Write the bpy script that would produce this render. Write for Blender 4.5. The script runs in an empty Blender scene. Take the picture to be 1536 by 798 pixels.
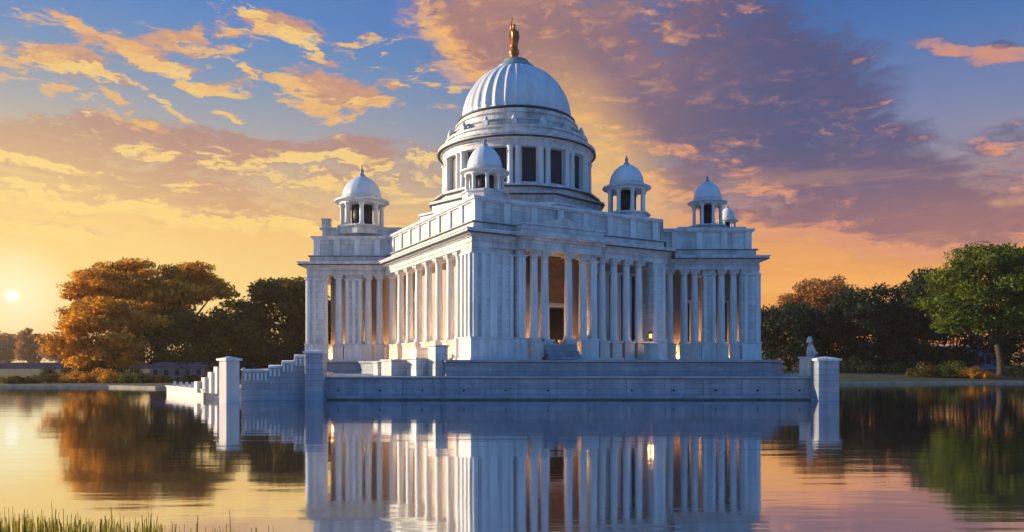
import bpy, bmesh, math, random
import numpy as np
from mathutils import Vector, Matrix
R = math.radians
random.seed(7); rng = np.random.default_rng(11)
scene = bpy.context.scene
COL = scene.collection
EYE = 3.4; F = 1150.0; HOR = 548.0
HAZE=.00022
SUN_AZ = -80.0; SUN_EL = 13.0

def at(px, py, Y):
    return Vector(((px-768)/F*Y, Y, EYE+(HOR-py)/F*Y))

# ---------------------------------------------------------------- mesh collector
class MB:
    def __init__(s): s.v=[]; s.f=[]; s.sm=[]; s.p=[]
    def add(s, vs, fs, smooth=False, M=None):
        n=len(s.v); s.p.append((n,len(s.f)))
        for v in vs:
            v=Vector(v)
            s.v.append(tuple(M@v) if M is not None else tuple(v))
        for f in fs: s.f.append(tuple(n+i for i in f)); s.sm.append(smooth)
        return s
    def box(s, c, size, rz=0, M=None):
        x,y,z=[a/2 for a in size]
        m=Matrix.Translation(c)@Matrix.Rotation(rz,4,'Z')
        if M is not None: m=M@m
        vs=[(-x,-y,-z),(x,-y,-z),(x,y,-z),(-x,y,-z),(-x,-y,z),(x,-y,z),(x,y,z),(-x,y,z)]
        return s.add(vs,[(0,3,2,1),(4,5,6,7),(0,1,5,4),(1,2,6,5),(2,3,7,6),(3,0,4,7)],False,m)
    def prism(s, poly, z0, z1, top=True, bottom=True):
        n=len(poly)
        vs=[(p[0],p[1],z0) for p in poly]+[(p[0],p[1],z1) for p in poly]
        fs=[(i,(i+1)%n,n+(i+1)%n,n+i) for i in range(n)]
        if top: fs.append(tuple(range(n,2*n)))
        if bottom: fs.append(tuple(range(n-1,-1,-1)))
        return s.add(vs,fs)
    def lathe(s, prof, seg=24, c=(0,0,0), mod=None, smooth=True, M=None, cap=True):
        vs=[]; fs=[]
        for (r,z) in prof:
            for k in range(seg):
                a=2*math.pi*k/seg
                rr=r*(mod(a,z) if mod else 1)
                vs.append((c[0]+rr*math.cos(a),c[1]+rr*math.sin(a),c[2]+z))
        for j in range(len(prof)-1):
            for k in range(seg):
                a=j*seg+k; b=j*seg+(k+1)%seg
                fs.append((a,b,b+seg,a+seg))
        s.add(vs,fs,smooth,M)
        if cap:
            n=len(s.v)-len(vs)
            s.f.append(tuple(n+k for k in range(seg-1,-1,-1))); s.sm.append(False)
            m=n+(len(prof)-1)*seg
            s.f.append(tuple(m+k for k in range(seg))); s.sm.append(False)
        return s
    def tube(s, pts, rad, seg=7, smooth=True):
        pts=[Vector(p) for p in pts]; n0=len(s.v); n=len(pts)
        vs=[];fs=[]
        for i,p in enumerate(pts):
            d=(pts[min(i+1,n-1)]-pts[max(i-1,0)]).normalized()
            u=d.cross(Vector((0,0,1)) if abs(d.z)<.95 else Vector((1,0,0))).normalized(); w=d.cross(u)
            for k in range(seg):
                a=2*math.pi*k/seg
                vs.append(p+(u*math.cos(a)+w*math.sin(a))*rad[i])
        for i in range(n-1):
            for k in range(seg):
                a=i*seg+k;b=i*seg+(k+1)%seg
                fs.append((a,a+seg,b+seg,b))
        fs.append(tuple(range(seg))); fs.append(tuple((n-1)*seg+k for k in range(seg-1,-1,-1)))
        return s.add(vs,fs,smooth)
    def clusters(s):
        ends=[q[0] for q in s.p[1:]]+[len(s.v)]; fe=[q[1] for q in s.p[1:]]+[len(s.f)]
        bb=[]
        for (a,_),b in zip(s.p,ends):
            v=np.array(s.v[a:b]); bb.append((v.min(0)-.012,v.max(0)+.012))
        g=list(range(len(bb)))
        def find(i):
            while g[i]!=i: i=g[i]
            return i
        for i in range(len(bb)):
            for j in range(i):
                if (bb[i][0]<bb[j][1]).all() and (bb[j][0]<bb[i][1]).all(): g[find(i)]=find(j)
        out={}
        for i in range(len(bb)):
            m=out.setdefault(find(i),MB()); a,b=s.p[i][0],ends[i]; k=len(m.v)
            m.p.append((k,len(m.f))); m.v+=s.v[a:b]
            for f,sm in zip(s.f[s.p[i][1]:fe[i]],s.sm[s.p[i][1]:fe[i]]): m.f.append(tuple(q-a+k for q in f)); m.sm.append(sm)
        return list(out.values())
    def mesh(s, name):
        me=bpy.data.meshes.new(name); me.from_pydata(s.v,[],s.f); 
        me.polygons.foreach_set('use_smooth', s.sm); me.update(); return me
    def build(s, name, mat, parent=None, bevel=0, split=True):
        if split and parent is not None and 1<len(s.p)<200:
            parts=s.clusters()
            if len(parts)>1:
                return [q.build(name,mat,parent,bevel,False) for q in parts][0]
        me=s.mesh(name); me.materials.append(mat)
        o=bpy.data.objects.new(name,me); COL.objects.link(o)
        if parent is not None: o.parent=parent
        if bevel:
            b=o.modifiers.new('bevel','BEVEL'); b.width=bevel; b.segments=1; b.limit_method='ANGLE'
        return o

def tag(o, label=None, cat=None, group=None, kind=None):
    if label: o['label']=label
    if cat: o['category']=cat
    if group: o['group']=group
    if kind: o['kind']=kind
    return o
def empty(name, loc=(0,0,0), rz=0):
    o=bpy.data.objects.new(name,None); COL.objects.link(o); o.location=loc; o.rotation_euler[2]=rz
    o.empty_display_size=.5; return o
def copy_tree(o, parent=None):
    c=o.copy(); COL.objects.link(c)
    if parent is not None: c.parent=parent
    for ch in list(o.children): copy_tree(ch,c)
    return c

# ---------------------------------------------------------------- materials
def newmat(name):
    m=bpy.data.materials.new(name); m.use_nodes=True
    nt=m.node_tree; nt.nodes.clear()
    out=nt.nodes.new('ShaderNodeOutputMaterial')
    return m,nt,out
def N(nt,t,**kw):
    n=nt.nodes.new(t)
    for k,v in kw.items():
        if k.startswith('_'): setattr(n,k[1:],v)
        else: n.inputs[k.replace('__',' ')].default_value=v
    return n
def surf(name, c1, c2, scale=.5, rough=.6, bump=.05, bscale=6, streak=False, detail_c=None, block=None):
    m,nt,out=newmat(name); L=nt.links.new
    b=nt.nodes.new('ShaderNodeBsdfPrincipled'); L(b.outputs[0],out.inputs[0])
    b.inputs['Roughness'].default_value=rough
    tc=nt.nodes.new('ShaderNodeTexCoord'); mp=nt.nodes.new('ShaderNodeMapping')
    L(tc.outputs['Object'],mp.inputs[0])
    if streak: mp.inputs['Scale'].default_value=(1.6,1.6,.25)
    no=N(nt,'ShaderNodeTexNoise',Scale=scale,Detail=6.0,Roughness=.62); L(mp.outputs[0],no.inputs['Vector'])
    cr=nt.nodes.new('ShaderNodeValToRGB'); L(no.outputs['Fac'],cr.inputs[0])
    cr.color_ramp.elements[0].position=.3; cr.color_ramp.elements[1].position=.62
    cr.color_ramp.elements[0].color=(*c1,1); cr.color_ramp.elements[1].color=(*c2,1)
    col=cr.outputs[0]
    n2=N(nt,'ShaderNodeTexNoise',Scale=bscale,Detail=5.0); L(tc.outputs['Object'],n2.inputs['Vector'])
    h=n2.outputs['Fac']
    if block:
        # masonry courses: joints in z and along x+y
        sp=nt.nodes.new('ShaderNodeSeparateXYZ'); L(tc.outputs['Object'],sp.inputs[0])
        ad=N(nt,'ShaderNodeMath',_operation='ADD'); L(sp.outputs[0],ad.inputs[0]); L(sp.outputs[1],ad.inputs[1])
        cb=nt.nodes.new('ShaderNodeCombineXYZ'); L(ad.outputs[0],cb.inputs[0]); L(sp.outputs[2],cb.inputs[1])
        bt=N(nt,'ShaderNodeTexBrick',Scale=1.0); L(cb.outputs[0],bt.inputs['Vector'])
        bt.inputs['Brick Width'].default_value=block[0]; bt.inputs['Row Height'].default_value=block[1]
        bt.inputs['Mortar Size'].default_value=.018; bt.inputs['Mortar Smooth'].default_value=.3
        bt.inputs['Color1'].default_value=(1,1,1,1); bt.inputs['Color2'].default_value=(.78,.78,.80,1); bt.inputs['Mortar'].default_value=(.38,.36,.35,1)
        mx=N(nt,'ShaderNodeMix',_data_type='RGBA',_blend_type='MULTIPLY'); mx.inputs[0].default_value=.95
        L(col,mx.inputs[6]); L(bt.outputs['Color'],mx.inputs[7]); col=mx.outputs[2]
    L(col,b.inputs['Base Color'])
    bp=N(nt,'ShaderNodeBump',Strength=bump); bp.inputs['Distance'].default_value=.1
    L(h,bp.inputs['Height']); L(bp.outputs[0],b.inputs['Normal'])
    return m
M={}
M['marble']=surf('marble',(.44,.42,.39),(.80,.79,.76),.5,.5,.15,5,True,block=(2.2,.75))
M['column']=surf('column_marble',(.60,.57,.53),(.80,.79,.77),.8,.4,.08,4,True)
M['dome']=surf('dome_marble',(.58,.59,.60),(.80,.80,.80),.35,.45,.08,3,True)
M['trim']=surf('trim_marble',(.50,.48,.45),(.78,.76,.74),.9,.5,.08,5,True)
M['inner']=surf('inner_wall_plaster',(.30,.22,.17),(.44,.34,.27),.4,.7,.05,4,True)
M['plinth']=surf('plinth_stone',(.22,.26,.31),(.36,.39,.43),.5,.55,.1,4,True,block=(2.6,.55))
M['coping']=surf('coping_stone',(.20,.22,.26),(.34,.36,.40),.6,.6,.1,5)
M['sandstone']=surf('sandstone',(.52,.45,.40),(.70,.62,.55),.5,.7,.1,5,True)
M['cap']=surf('patinated_lead',(.16,.24,.27),(.30,.38,.42),1,.4,.05,5)
M['bronze']=surf('gilt_bronze',(.20,.03,.01),(.62,.20,.03),1.4,.32,.15,4)
M['bronze'].node_tree.nodes['Principled BSDF'].inputs['Metallic'].default_value=.4
M['glass']=surf('dark_glazing',(.006,.009,.018),(.012,.018,.035),1,.25,.02,2)
M['wood']=surf('carved_wood',(.16,.06,.015),(.32,.13,.035),2.5,.5,.2,8)
M['dark']=surf('doorway_dark',(.006,.006,.01),(.012,.012,.016),1,.8,.0,2)
M['shade_line']=surf('dark_shade_line',(.015,.015,.025),(.035,.035,.05),1,.5,.05,4)  # near-black colour standing in for the shade under ledges and copings
M['algae']=surf('wet_stone',(.03,.045,.03),(.10,.12,.10),1.5,.3,.2,6)
M['bark']=surf('bark',(.025,.017,.010),(.07,.045,.028),3,.9,.5,9)
M['metal']=surf('dark_iron',(.02,.02,.022),(.04,.04,.04),3,.5,.1,8)
M['kerb']=surf('kerb_stone',(.22,.18,.13),(.42,.34,.24),.6,.8,.1,6)
M['purple_wall']=surf('dull_mauve_render',(.20,.14,.17),(.28,.20,.22),.4,.8,.05,5)
M['blue_wall']=surf('blue_grey_render',(.22,.28,.45),(.32,.38,.52),.4,.8,.05,5)
M['roof']=surf('slate_roof',(.10,.08,.12),(.17,.13,.17),1,.8,.1,5)

for k_,r_ in(('dark',1.0),('glass',.5)):
    p_=M[k_].node_tree.nodes['Principled BSDF']; p_.inputs['Roughness'].default_value=r_; p_.inputs['Specular IOR Level'].default_value=.12 if k_=='dark' else .35
def emis(name,col,st):
    m,nt,out=newmat(name)
    e=N(nt,'ShaderNodeEmission',Strength=st); e.inputs[0].default_value=(*col,1); nt.links.new(e.outputs[0],out.inputs[0]); return m
M['lampglow']=emis('amber_lamp_glass',(1,.45,.10),5)

def leafmat(name, c1, c2, trans=.4, tcol=None):
    m,nt,out=newmat(name); L=nt.links.new
    tc=nt.nodes.new('ShaderNodeTexCoord')
    no=N(nt,'ShaderNodeTexNoise',Scale=.35,Detail=4.0,Roughness=.7); L(tc.outputs['Object'],no.inputs['Vector'])
    cr=nt.nodes.new('ShaderNodeValToRGB'); L(no.outputs['Fac'],cr.inputs[0])
    cr.color_ramp.elements[0].position=.36; cr.color_ramp.elements[1].position=.64
    cr.color_ramp.elements[0].color=(*c1,1); cr.color_ramp.elements[1].color=(*c2,1)
    d=N(nt,'ShaderNodeBsdfDiffuse'); L(cr.outputs[0],d.inputs[0])
    t=N(nt,'ShaderNodeBsdfTranslucent')
    mm=N(nt,'ShaderNodeMix',_data_type='RGBA',_blend_type='MULTIPLY'); mm.inputs[0].default_value=1
    L(cr.outputs[0],mm.inputs[6]); mm.inputs[7].default_value=(*(tcol or (1.6,1.3,.5)),1)
    L(mm.outputs[2],t.inputs[0])
    g=N(nt,'ShaderNodeBsdfGlossy',Roughness=.5); g.inputs[0].default_value=(.25,.25,.22,1)
    mx=N(nt,'ShaderNodeMixShader',Fac=trans); L(d.outputs[0],mx.inputs[1]); L(t.outputs[0],mx.inputs[2])
    m2=N(nt,'ShaderNodeMixShader',Fac=.06); L(mx.outputs[0],m2.inputs[1]); L(g.outputs[0],m2.inputs[2])
    L(m2.outputs[0],out.inputs[0]); return m
M['leaf_gold']=leafmat('golden_foliage',(.30,.14,.02),(.92,.50,.05),.5,(1.3,1.0,.4))
M['leaf_brown']=leafmat('bronze_foliage',(.20,.11,.045),(.45,.25,.08),.4,(1.8,1.1,.4))
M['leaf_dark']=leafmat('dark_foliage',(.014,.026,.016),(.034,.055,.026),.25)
M['leaf_mid']=leafmat('olive_foliage',(.03,.036,.012),(.19,.13,.018),.4)
M['leaf_green']=leafmat('bright_green_foliage',(.018,.045,.01),(.19,.23,.02),.4,(1.5,1.5,.4))
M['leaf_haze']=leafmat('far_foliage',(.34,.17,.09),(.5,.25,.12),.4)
M['grass']=leafmat('reed_grass',(.11,.12,.02),(.36,.31,.07),.4,(1.4,1.2,.5))

# ---------------------------------------------------------------- camera
cam=bpy.data.objects.new('camera',bpy.data.cameras.new('camera')); COL.objects.link(cam)
cam.location=(0,0,EYE); cam.rotation_euler=(R(90),0,0)
cam.data.lens=36*F/1536; cam.data.sensor_width=36; cam.data.shift_y=(HOR-399)/1536
cam.data.clip_start=.1; cam.data.clip_end=8000
scene.camera=cam

# ---------------------------------------------------------------- sun lamp
sl=bpy.data.lights.new('sun','SUN'); so=bpy.data.objects.new('sun',sl); COL.objects.link(so)
sl.energy=5.0; sl.angle=R(.6); sl.color=(1,.82,.56)
sd=Vector((math.sin(R(SUN_AZ))*math.cos(R(SUN_EL)),math.cos(R(SUN_AZ))*math.cos(R(SUN_EL)),math.sin(R(SUN_EL))))
so.rotation_euler=sd.to_track_quat('Z','Y').to_euler(); so.location=(-60,40,60)

# ---------------------------------------------------------------- world
world=bpy.data.worlds.new('World'); scene.world=world; world.use_nodes=True
nt=world.node_tree; nt.nodes.clear(); L=nt.links.new
wout=nt.nodes.new('ShaderNodeOutputWorld')
tc=nt.nodes.new('ShaderNodeTexCoord'); DIR=tc.outputs['Generated']
def math_(op,a,b=None,c=None,clamp=False):
    n=nt.nodes.new('ShaderNodeMath'); n.operation=op; n.use_clamp=clamp
    for i,x in enumerate((a,b,c)):
        if x is None: continue
        if isinstance(x,(int,float)): n.inputs[i].default_value=x
        else: L(x,n.inputs[i])
    return n.outputs[0]
def vmath(op,a,b=None,s=None):
    n=nt.nodes.new('ShaderNodeVectorMath'); n.operation=op
    for i,x in enumerate((a,b)):
        if x is None: continue
        if isinstance(x,(tuple,list)): n.inputs[i].default_value=x
        else: L(x,n.inputs[i])
    if s is not None: n.inputs['Scale'].default_value=s
    return n.outputs['Value'] if op in('LENGTH','DOT_PRODUCT','DISTANCE') else n.outputs['Vector']
def mrange(v,a,b,c=0,d=1,kind='SMOOTHSTEP'):
    n=nt.nodes.new('ShaderNodeMapRange'); n.interpolation_type=kind
    L(v,n.inputs[0])
    for i,x in enumerate((a,b,c,d)): n.inputs[i+1].default_value=x
    return n.outputs[0]
def ramp(v,stops):
    n=nt.nodes.new('ShaderNodeValToRGB'); L(v,n.inputs[0]); cr=n.color_ramp
    while len(cr.elements)<len(stops): cr.elements.new(.5)
    for e,(p,c) in zip(cr.elements,stops): e.position=p; e.color=(*c,1)
    return n.outputs[0]
def mixc(f,a,b,mode='MIX'):
    n=nt.nodes.new('ShaderNodeMix'); n.data_type='RGBA'; n.blend_type=mode
    for i,x in ((0,f),(6,a),(7,b)):
        if isinstance(x,(int,float)): n.inputs[i].default_value=x
        elif isinstance(x,tuple): n.inputs[i].default_value=(*x,1)
        else: L(x,n.inputs[i])
    return n.outputs[2]
def lin(r,g,b):
    f=lambda c:(c/255/12.92 if c/255<=.04045 else ((c/255+.055)/1.055)**2.4)
    return (f(r),f(g),f(b))
sep=nt.nodes.new('ShaderNodeSeparateXYZ'); L(DIR,sep.inputs[0])
AZ=math_('MULTIPLY',math_('ARCTAN2',sep.outputs[0],sep.outputs[1]),180/math.pi)
EL=math_('MULTIPLY',math_('ARCSINE',sep.outputs[2]),180/math.pi)
comb=nt.nodes.new('ShaderNodeCombineXYZ'); L(AZ,comb.inputs[0]); L(EL,comb.inputs[1]); AE=comb.outputs[0]
def ae(px,py):
    x=px-768; return (math.degrees(math.atan2(x,F)), math.degrees(math.atan2(HOR-py,math.hypot(F,x))))
# clear-sky gradients (elevation 0..60 deg)
e01=mrange(EL,0,60,kind='LINEAR')
def es(py,px=768): return max(0,ae(px,py)[1])/60
gl=ramp(e01,[(0,lin(246,178,112)),(es(445,150),lin(253,215,130)),(es(330,200),lin(247,196,116)),(es(240,200),lin(205,178,142)),(es(180,250),lin(166,164,168)),(es(120,300),lin(132,152,178)),(es(70,300),lin(108,142,186)),(es(10,350),lin(86,130,192)),(1,lin(60,100,180))])
gr=ramp(e01,[(0,lin(232,140,60)),(es(430,1150),lin(248,166,76)),(es(350,1150),lin(222,154,98)),(es(290,1200),lin(166,142,146)),(es(200,1200),lin(124,132,168)),(es(60,1200),lin(72,114,176)),(es(0,1200),lin(62,102,168)),(1,lin(48,84,165))])
fx=mrange(AZ,-22,22)
base=mixc(fx,gl,gr)
# rear sky: pale blue dusk sky opposite the sun
back=mrange(math_('ABSOLUTE',AZ),48,95)
gb=ramp(e01,[(0,(.09,.19,.36)),(.25,(.06,.25,.62)),(1,(.05,.23,.64))])
base=mixc(back,base,gb)
# cloud layout
def noise2(vec,sx,sy,scale,detail,rough=.6,w=0,rot=0):
    mp=nt.nodes.new('ShaderNodeMapping'); L(vec,mp.inputs[0]); mp.inputs['Scale'].default_value=(sx,sy,1); mp.inputs['Location'].default_value=(w,w*1.7,w)
    mp.inputs['Rotation'].default_value=(0,0,R(rot))
    n=nt.nodes.new('ShaderNodeTexNoise'); L(mp.outputs[0],n.inputs['Vector']); n.inputs['Scale'].default_value=scale; n.inputs['Detail'].default_value=detail; n.inputs['Roughness'].default_value=rough
    return n
# (px,py,half w,half h,rot deg (image, + = falls to the right), strength)
big=[(1420,300,230,75,12,1.05),(1300,180,130,60,25,.7),(1400,360,200,40,10,1),(1130,110,200,100,24,1),(760,40,150,75,10,1),(900,120,190,90,22,1.0),(1060,190,250,95,24,1.05),(1270,290,260,75,20,1.05),(1450,330,170,50,14,1),(1000,240,170,60,30,.7),
     (1150,60,130,60,20,.6),(860,210,90,110,50,.5),(1190,340,200,30,12,.8),
     (1490,82,110,22,22,.6),(1510,190,90,36,5,.5)]
left=[(300,240,460,60,2,.5),(350,218,330,24,0,.95),(150,262,260,22,6,1),(60,210,170,26,0,.7),(560,235,140,18,2,.7),(330,320,420,34,2,.62),(520,340,160,22,0,.6),(80,350,180,16,0,.45),(640,300,120,16,0,.4)]
puff=[(330,95,420,95,8,.36),(620,90,160,90,10,.36),(120,120,200,80,8,.40),(360,14,160,20,9,1),(440,50,70,16,26,.9),(110,92,75,26,10,1),(170,118,60,10,6,.8),(255,98,75,17,14,.9),(320,132,60,9,6,.85),(250,150,55,11,28,.7),(375,110,32,8,28,.75),(505,130,85,26,5,1.05),
      (605,126,22,9,24,.8),(575,68,20,7,5,.6),(350,165,40,7,14,.7),(530,46,40,7,0,.7),(140,30,60,14,25,.45),(690,130,60,18,20,.6)]
def field(vec, blobs):
    tot=None
    for (px,py,w,h,rot,st) in blobs:
        a,e=ae(px,py); k=.0498*(math.cos(R(a))**1.0)
        mp=nt.nodes.new('ShaderNodeMapping'); mp.vector_type='TEXTURE'
        if tot is None: L(vec,mp.inputs[0])
        else:  # chained so the shader compiler evaluates the blobs one after another
            q=nt.nodes.new('ShaderNodeVectorMath'); q.operation='SCALE'; L(vec,q.inputs[0]); L(math_('MULTIPLY_ADD',tot,1e-6,1.0),q.inputs['Scale']); L(q.outputs['Vector'],mp.inputs[0])
        mp.inputs['Location'].default_value=(a,e,0); mp.inputs['Rotation'].default_value=(0,0,R(-rot)); mp.inputs['Scale'].default_value=(w*k*1.35,h*k*1.35,1)
        d=vmath('LENGTH',mp.outputs[0]); v=mrange(d,1.3,0,0,st)
        tot=v if tot is None else math_('MAXIMUM',tot,v)
    return tot
def cloud(vec):
    wn=noise2(vec,.06,.14,1,3)
    off=vmath('SCALE',vmath('SUBTRACT',wn.outputs['Color'],(.5,.5,.5)),s=3.6)
    wv=vmath('ADD',vec,off)
    wn2=noise2(vec,.3,.7,1,5,w=5)
    wv=vmath('ADD',wv,vmath('MULTIPLY',vmath('SUBTRACT',wn2.outputs['Color'],(.5,.5,.5)),(3.2,1.5,0)))
    f1=noise2(wv,.07,.24,1,8,.62,3,-8).outputs['Fac']
    f2=noise2(wv,.34,.95,1,6,.6,9,-10).outputs['Fac']
    f3=noise2(wv,.9,2.6,1,4,.6,15,-14).outputs['Fac']
    n=math_('ADD',math_('MULTIPLY',math_('SUBTRACT',f1,.5),1.5),math_('MULTIPLY',math_('SUBTRACT',f2,.5),1.2))
    n=math_('ADD',n,math_('MULTIPLY',math_('SUBTRACT',f3,.5),.85))
    out=[]
    for blobs,lo,hi,k in ((big,.06,.62,.65),(left,.16,.56,.85),(puff,.30,.66,1.25)):
        s=field(wv,blobs); d=math_('ADD',s,math_('MULTIPLY',n,k))
        # noise only shapes clouds where the layout has some
        d=math_('MULTIPLY',d,mrange(s,.02,.30))
        out.append(mrange(d,lo,hi))
    gen=mrange(math_('ADD',n,0),.38,.75)
    return out,gen,n
(cB,cL,cP),gen,nB=cloud(AE)
shift=vmath('ADD',AE,(-.9,-.75,0))
(dB,dL,dP),_,_n=cloud(shift)
def lit(a,b,g): return math_('MULTIPLY',math_('SUBTRACT',a,b),g,clamp=True)
# warmth: how near the sunlit horizon
sa,see=ae(18,443)
sund=(math.sin(R(sa))*math.cos(R(see)),math.cos(R(sa))*math.cos(R(see)),math.sin(R(see)))
front=mrange(back,0,.6,1,0)
# big purple cloud
bx=mrange(AZ,-6,22)
ev=mrange(EL,6,16)
bodyB=mixc(bx,mixc(ev,lin(226,150,96),lin(172,124,112)),mixc(ev,lin(168,110,104),lin(76,78,118)))
rimB=mixc(bx,lin(252,184,98),lin(226,150,112))
thinB=mrange(cB,.9,.3)
tex=mrange(nB,-.25,.35)
c=mixc(math_('MULTIPLY',tex,.35),bodyB,mixc(bx,lin(228,160,108),lin(104,88,124)))
c=mixc(math_('MULTIPLY',lit(cB,dB,1.9),.9),c,rimB)
warm2=mrange(math_('ADD',math_('MULTIPLY',AZ,-.5),EL),-1,13,1,0)
rel=math_('SUBTRACT',math_('MULTIPLY',math_('SUBTRACT',nB,_n),1.5),.22,clamp=True)
rel=math_('MULTIPLY',rel,mrange(AZ,2,20,1,.35))
c=mixc(math_('MULTIPLY',rel,.9),c,rimB)
sky=mixc(math_('MULTIPLY',math_('MULTIPLY',cB,.93),front),base,c)
# low left bars
evl=mrange(EL,7,18)
bodyL=mixc(evl,lin(228,172,122),lin(172,128,120))
cl=mixc(math_('MULTIPLY',lit(cL,dL,2.6),.95),bodyL,lin(255,214,122))
cl=mixc(math_('MULTIPLY',rel,1.0),cl,lin(250,196,118))
sky=mixc(math_('MULTIPLY',math_('MULTIPLY',cL,.88),front),sky,cl)
# puffs
pc=mixc(mrange(EL,14,24),lin(236,178,110),lin(206,152,120))
cp=mixc(math_('MULTIPLY',lit(cP,dP,2.4),1.0),mixc(mrange(nB,-.2,.4),lin(196,142,118),pc),mixc(mrange(nB,-.35,.55),lin(255,214,118),lin(226,158,100)))
cp=mixc(math_('MULTIPLY',rel,.9),cp,lin(255,198,110))
sky=mixc(math_('MULTIPLY',math_('MULTIPLY',cP,.92),front),sky,cp)
# warm wisps close to the horizon everywhere
wisp=mrange(noise2(AE,.05,.55,1,6,.6,21,-6).outputs['Fac'],.52,.68)
wf=math_('MULTIPLY',wisp,mrange(EL,18,6)); wf=math_('MULTIPLY',math_('MULTIPLY',wf,.45),front)
sky=mixc(wf,sky,mixc(fx,lin(255,212,132),lin(250,182,100)))
# glow behind the dome's right shoulder
ga,ge=ae(900,235)
mpg=nt.nodes.new('ShaderNodeMapping'); mpg.vector_type='TEXTURE'; L(AE,mpg.inputs[0]); mpg.inputs['Location'].default_value=(ga,ge,0); mpg.inputs['Rotation'].default_value=(0,0,R(-52)); mpg.inputs['Scale'].default_value=(11,5,1)
gg=mrange(vmath('LENGTH',mpg.outputs[0]),1,0)
sky=mixc(math_('MULTIPLY',gg,.62),sky,lin(255,200,108))
# sun glow and sun
dt=vmath('DOT_PRODUCT',DIR,sund)
ang=math_('MULTIPLY',math_('ARCCOSINE',math_('MINIMUM',dt,1.0)),180/math.pi)
g1=mrange(ang,16,0); sky=mixc(math_('MULTIPLY',g1,.55),sky,lin(255,222,132))
g2=mrange(ang,4.2,.2); sky=mixc(math_('MULTIPLY',g2,.9),sky,lin(255,246,200))
disc=mrange(ang,.55,.12); sky=mixc(disc,sky,(1.25,1.2,1.1))
# ground half of the dome
sky=mixc(mrange(EL,-1,-.2,1,0),sky,(.16,.14,.13))
bg=nt.nodes.new('ShaderNodeBackground'); L(sky,bg.inputs[0]); bg.inputs[1].default_value=.76
world.cycles.sampling_method='MANUAL'; world.cycles.sample_map_resolution=256
nis=nt.nodes.new('ShaderNodeTexSky'); nis.sky_type='NISHITA'; nis.sun_disc=False
nis.sun_elevation=R(SUN_EL); nis.sun_rotation=R(SUN_AZ)
bg2=nt.nodes.new('ShaderNodeBackground'); L(nis.outputs[0],bg2.inputs[0]); bg2.inputs[1].default_value=.05
ads=nt.nodes.new('ShaderNodeMixShader'); ads.inputs[0].default_value=.06
L(bg.outputs[0],ads.inputs[1]); L(bg2.outputs[0],ads.inputs[2]); L(ads.outputs[0],wout.inputs[0])
bg2.inputs[1].default_value=.12

# ---------------------------------------------------------------- water
m,nt2,out=newmat('lake_water'); L2=nt2.links.new
tcw=nt2.nodes.new('ShaderNodeTexCoord')
def wn(sx,sy,sc,det,ro=.5):
    mp=nt2.nodes.new('ShaderNodeMapping'); mp.inputs['Scale'].default_value=(sx,sy,1); L2(tcw.outputs['Object'],mp.inputs[0])
    n=nt2.nodes.new('ShaderNodeTexNoise'); n.inputs['Scale'].default_value=sc; n.inputs['Detail'].default_value=det; n.inputs['Roughness'].default_value=ro
    L2(mp.outputs[0],n.inputs['Vector']); return n.outputs['Fac']
a1=wn(.10,.55,1,3); a2=wn(.5,1.9,1,3); a3=wn(.012,.05,1,2)
ma=nt2.nodes.new('ShaderNodeMath'); ma.operation='MULTIPLY_ADD'; L2(a2,ma.inputs[0]); ma.inputs[1].default_value=.22; L2(a1,ma.inputs[2])
# calm and ruffled patches
mr=nt2.nodes.new('ShaderNodeMapRange'); L2(a3,mr.inputs[0]); mr.inputs[1].default_value=.42; mr.inputs[2].default_value=.62; mr.inputs[3].default_value=.35; mr.inputs[4].default_value=1.0
bp=nt2.nodes.new('ShaderNodeBump'); bp.inputs['Distance'].default_value=.018; L2(mr.outputs[0],bp.inputs['Strength']); L2(ma.outputs[0],bp.inputs['Height'])
gl_=nt2.nodes.new('ShaderNodeBsdfGlossy'); gl_.inputs['Roughness'].default_value=.055; gl_.inputs[0].default_value=(.92,.93,.95,1); L2(bp.outputs[0],gl_.inputs['Normal'])
df=nt2.nodes.new('ShaderNodeBsdfDiffuse'); df.inputs[0].default_value=(.012,.03,.06,1)
fr=nt2.nodes.new('ShaderNodeFresnel'); fr.inputs[0].default_value=1.6
mr2=nt2.nodes.new('ShaderNodeMapRange'); L2(fr.outputs[0],mr2.inputs[0]); mr2.inputs[1].default_value=.05; mr2.inputs[2].default_value=.6; mr2.inputs[3].default_value=.86; mr2.inputs[4].default_value=.96
mxw=nt2.nodes.new('ShaderNodeMixShader'); L2(mr2.outputs[0],mxw.inputs[0]); L2(df.outputs[0],mxw.inputs[1]); L2(gl_.outputs[0],mxw.inputs[2]); L2(mxw.outputs[0],out.inputs[0])
M['water']=m
MB().add([(-3500,-60,0),(3500,-60,0),(3500,4000,0),(-3500,4000,0)],[(0,1,2,3)]).build('water',M['water']); tag(bpy.data.objects['water'],kind='structure')

# ---------------------------------------------------------------- ground
M['lawn']=surf('lawn',(.014,.024,.008),(.035,.045,.012),.12,.95,.4,3)
shore=[(-3000,300),(-700,200),(-300,150),(-150,126),(-85,121),(-62,118),(-52,112),(-40,112),(-20,118),(30,122),(45,136),(70,143),(150,150),(400,175),(900,230),(3000,400)]
def shoreY(x):
    for (x0,y0),(x1,y1) in zip(shore,shore[1:]):
        if x0<=x<=x1: return y0+(y1-y0)*(x-x0)/(x1-x0)
    return 300
def groundZ(x,y):
    d=y-shoreY(x)
    for (o0,z0),(o1,z1) in zip(offs,offs[1:]):
        if o0<=d<=o1: return z0+(z1-z0)*(d-o0)/(o1-o0)
    return 2
xs=sorted(set([s_[0] for s_ in shore]+list(range(-300,301,5))+[-450,-600,450,600]))
offs=[(-1.5,-1.0),(-.05,-.5),(.0,.2),(.6,.3),(3,.45),(10,.8),(25,1.7),(45,2.3),(80,2.6),(150,2.7),(400,2.5),(1200,2.2),(3400,1.6)]
gm=MB(); vs=[];fs=[]
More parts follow.
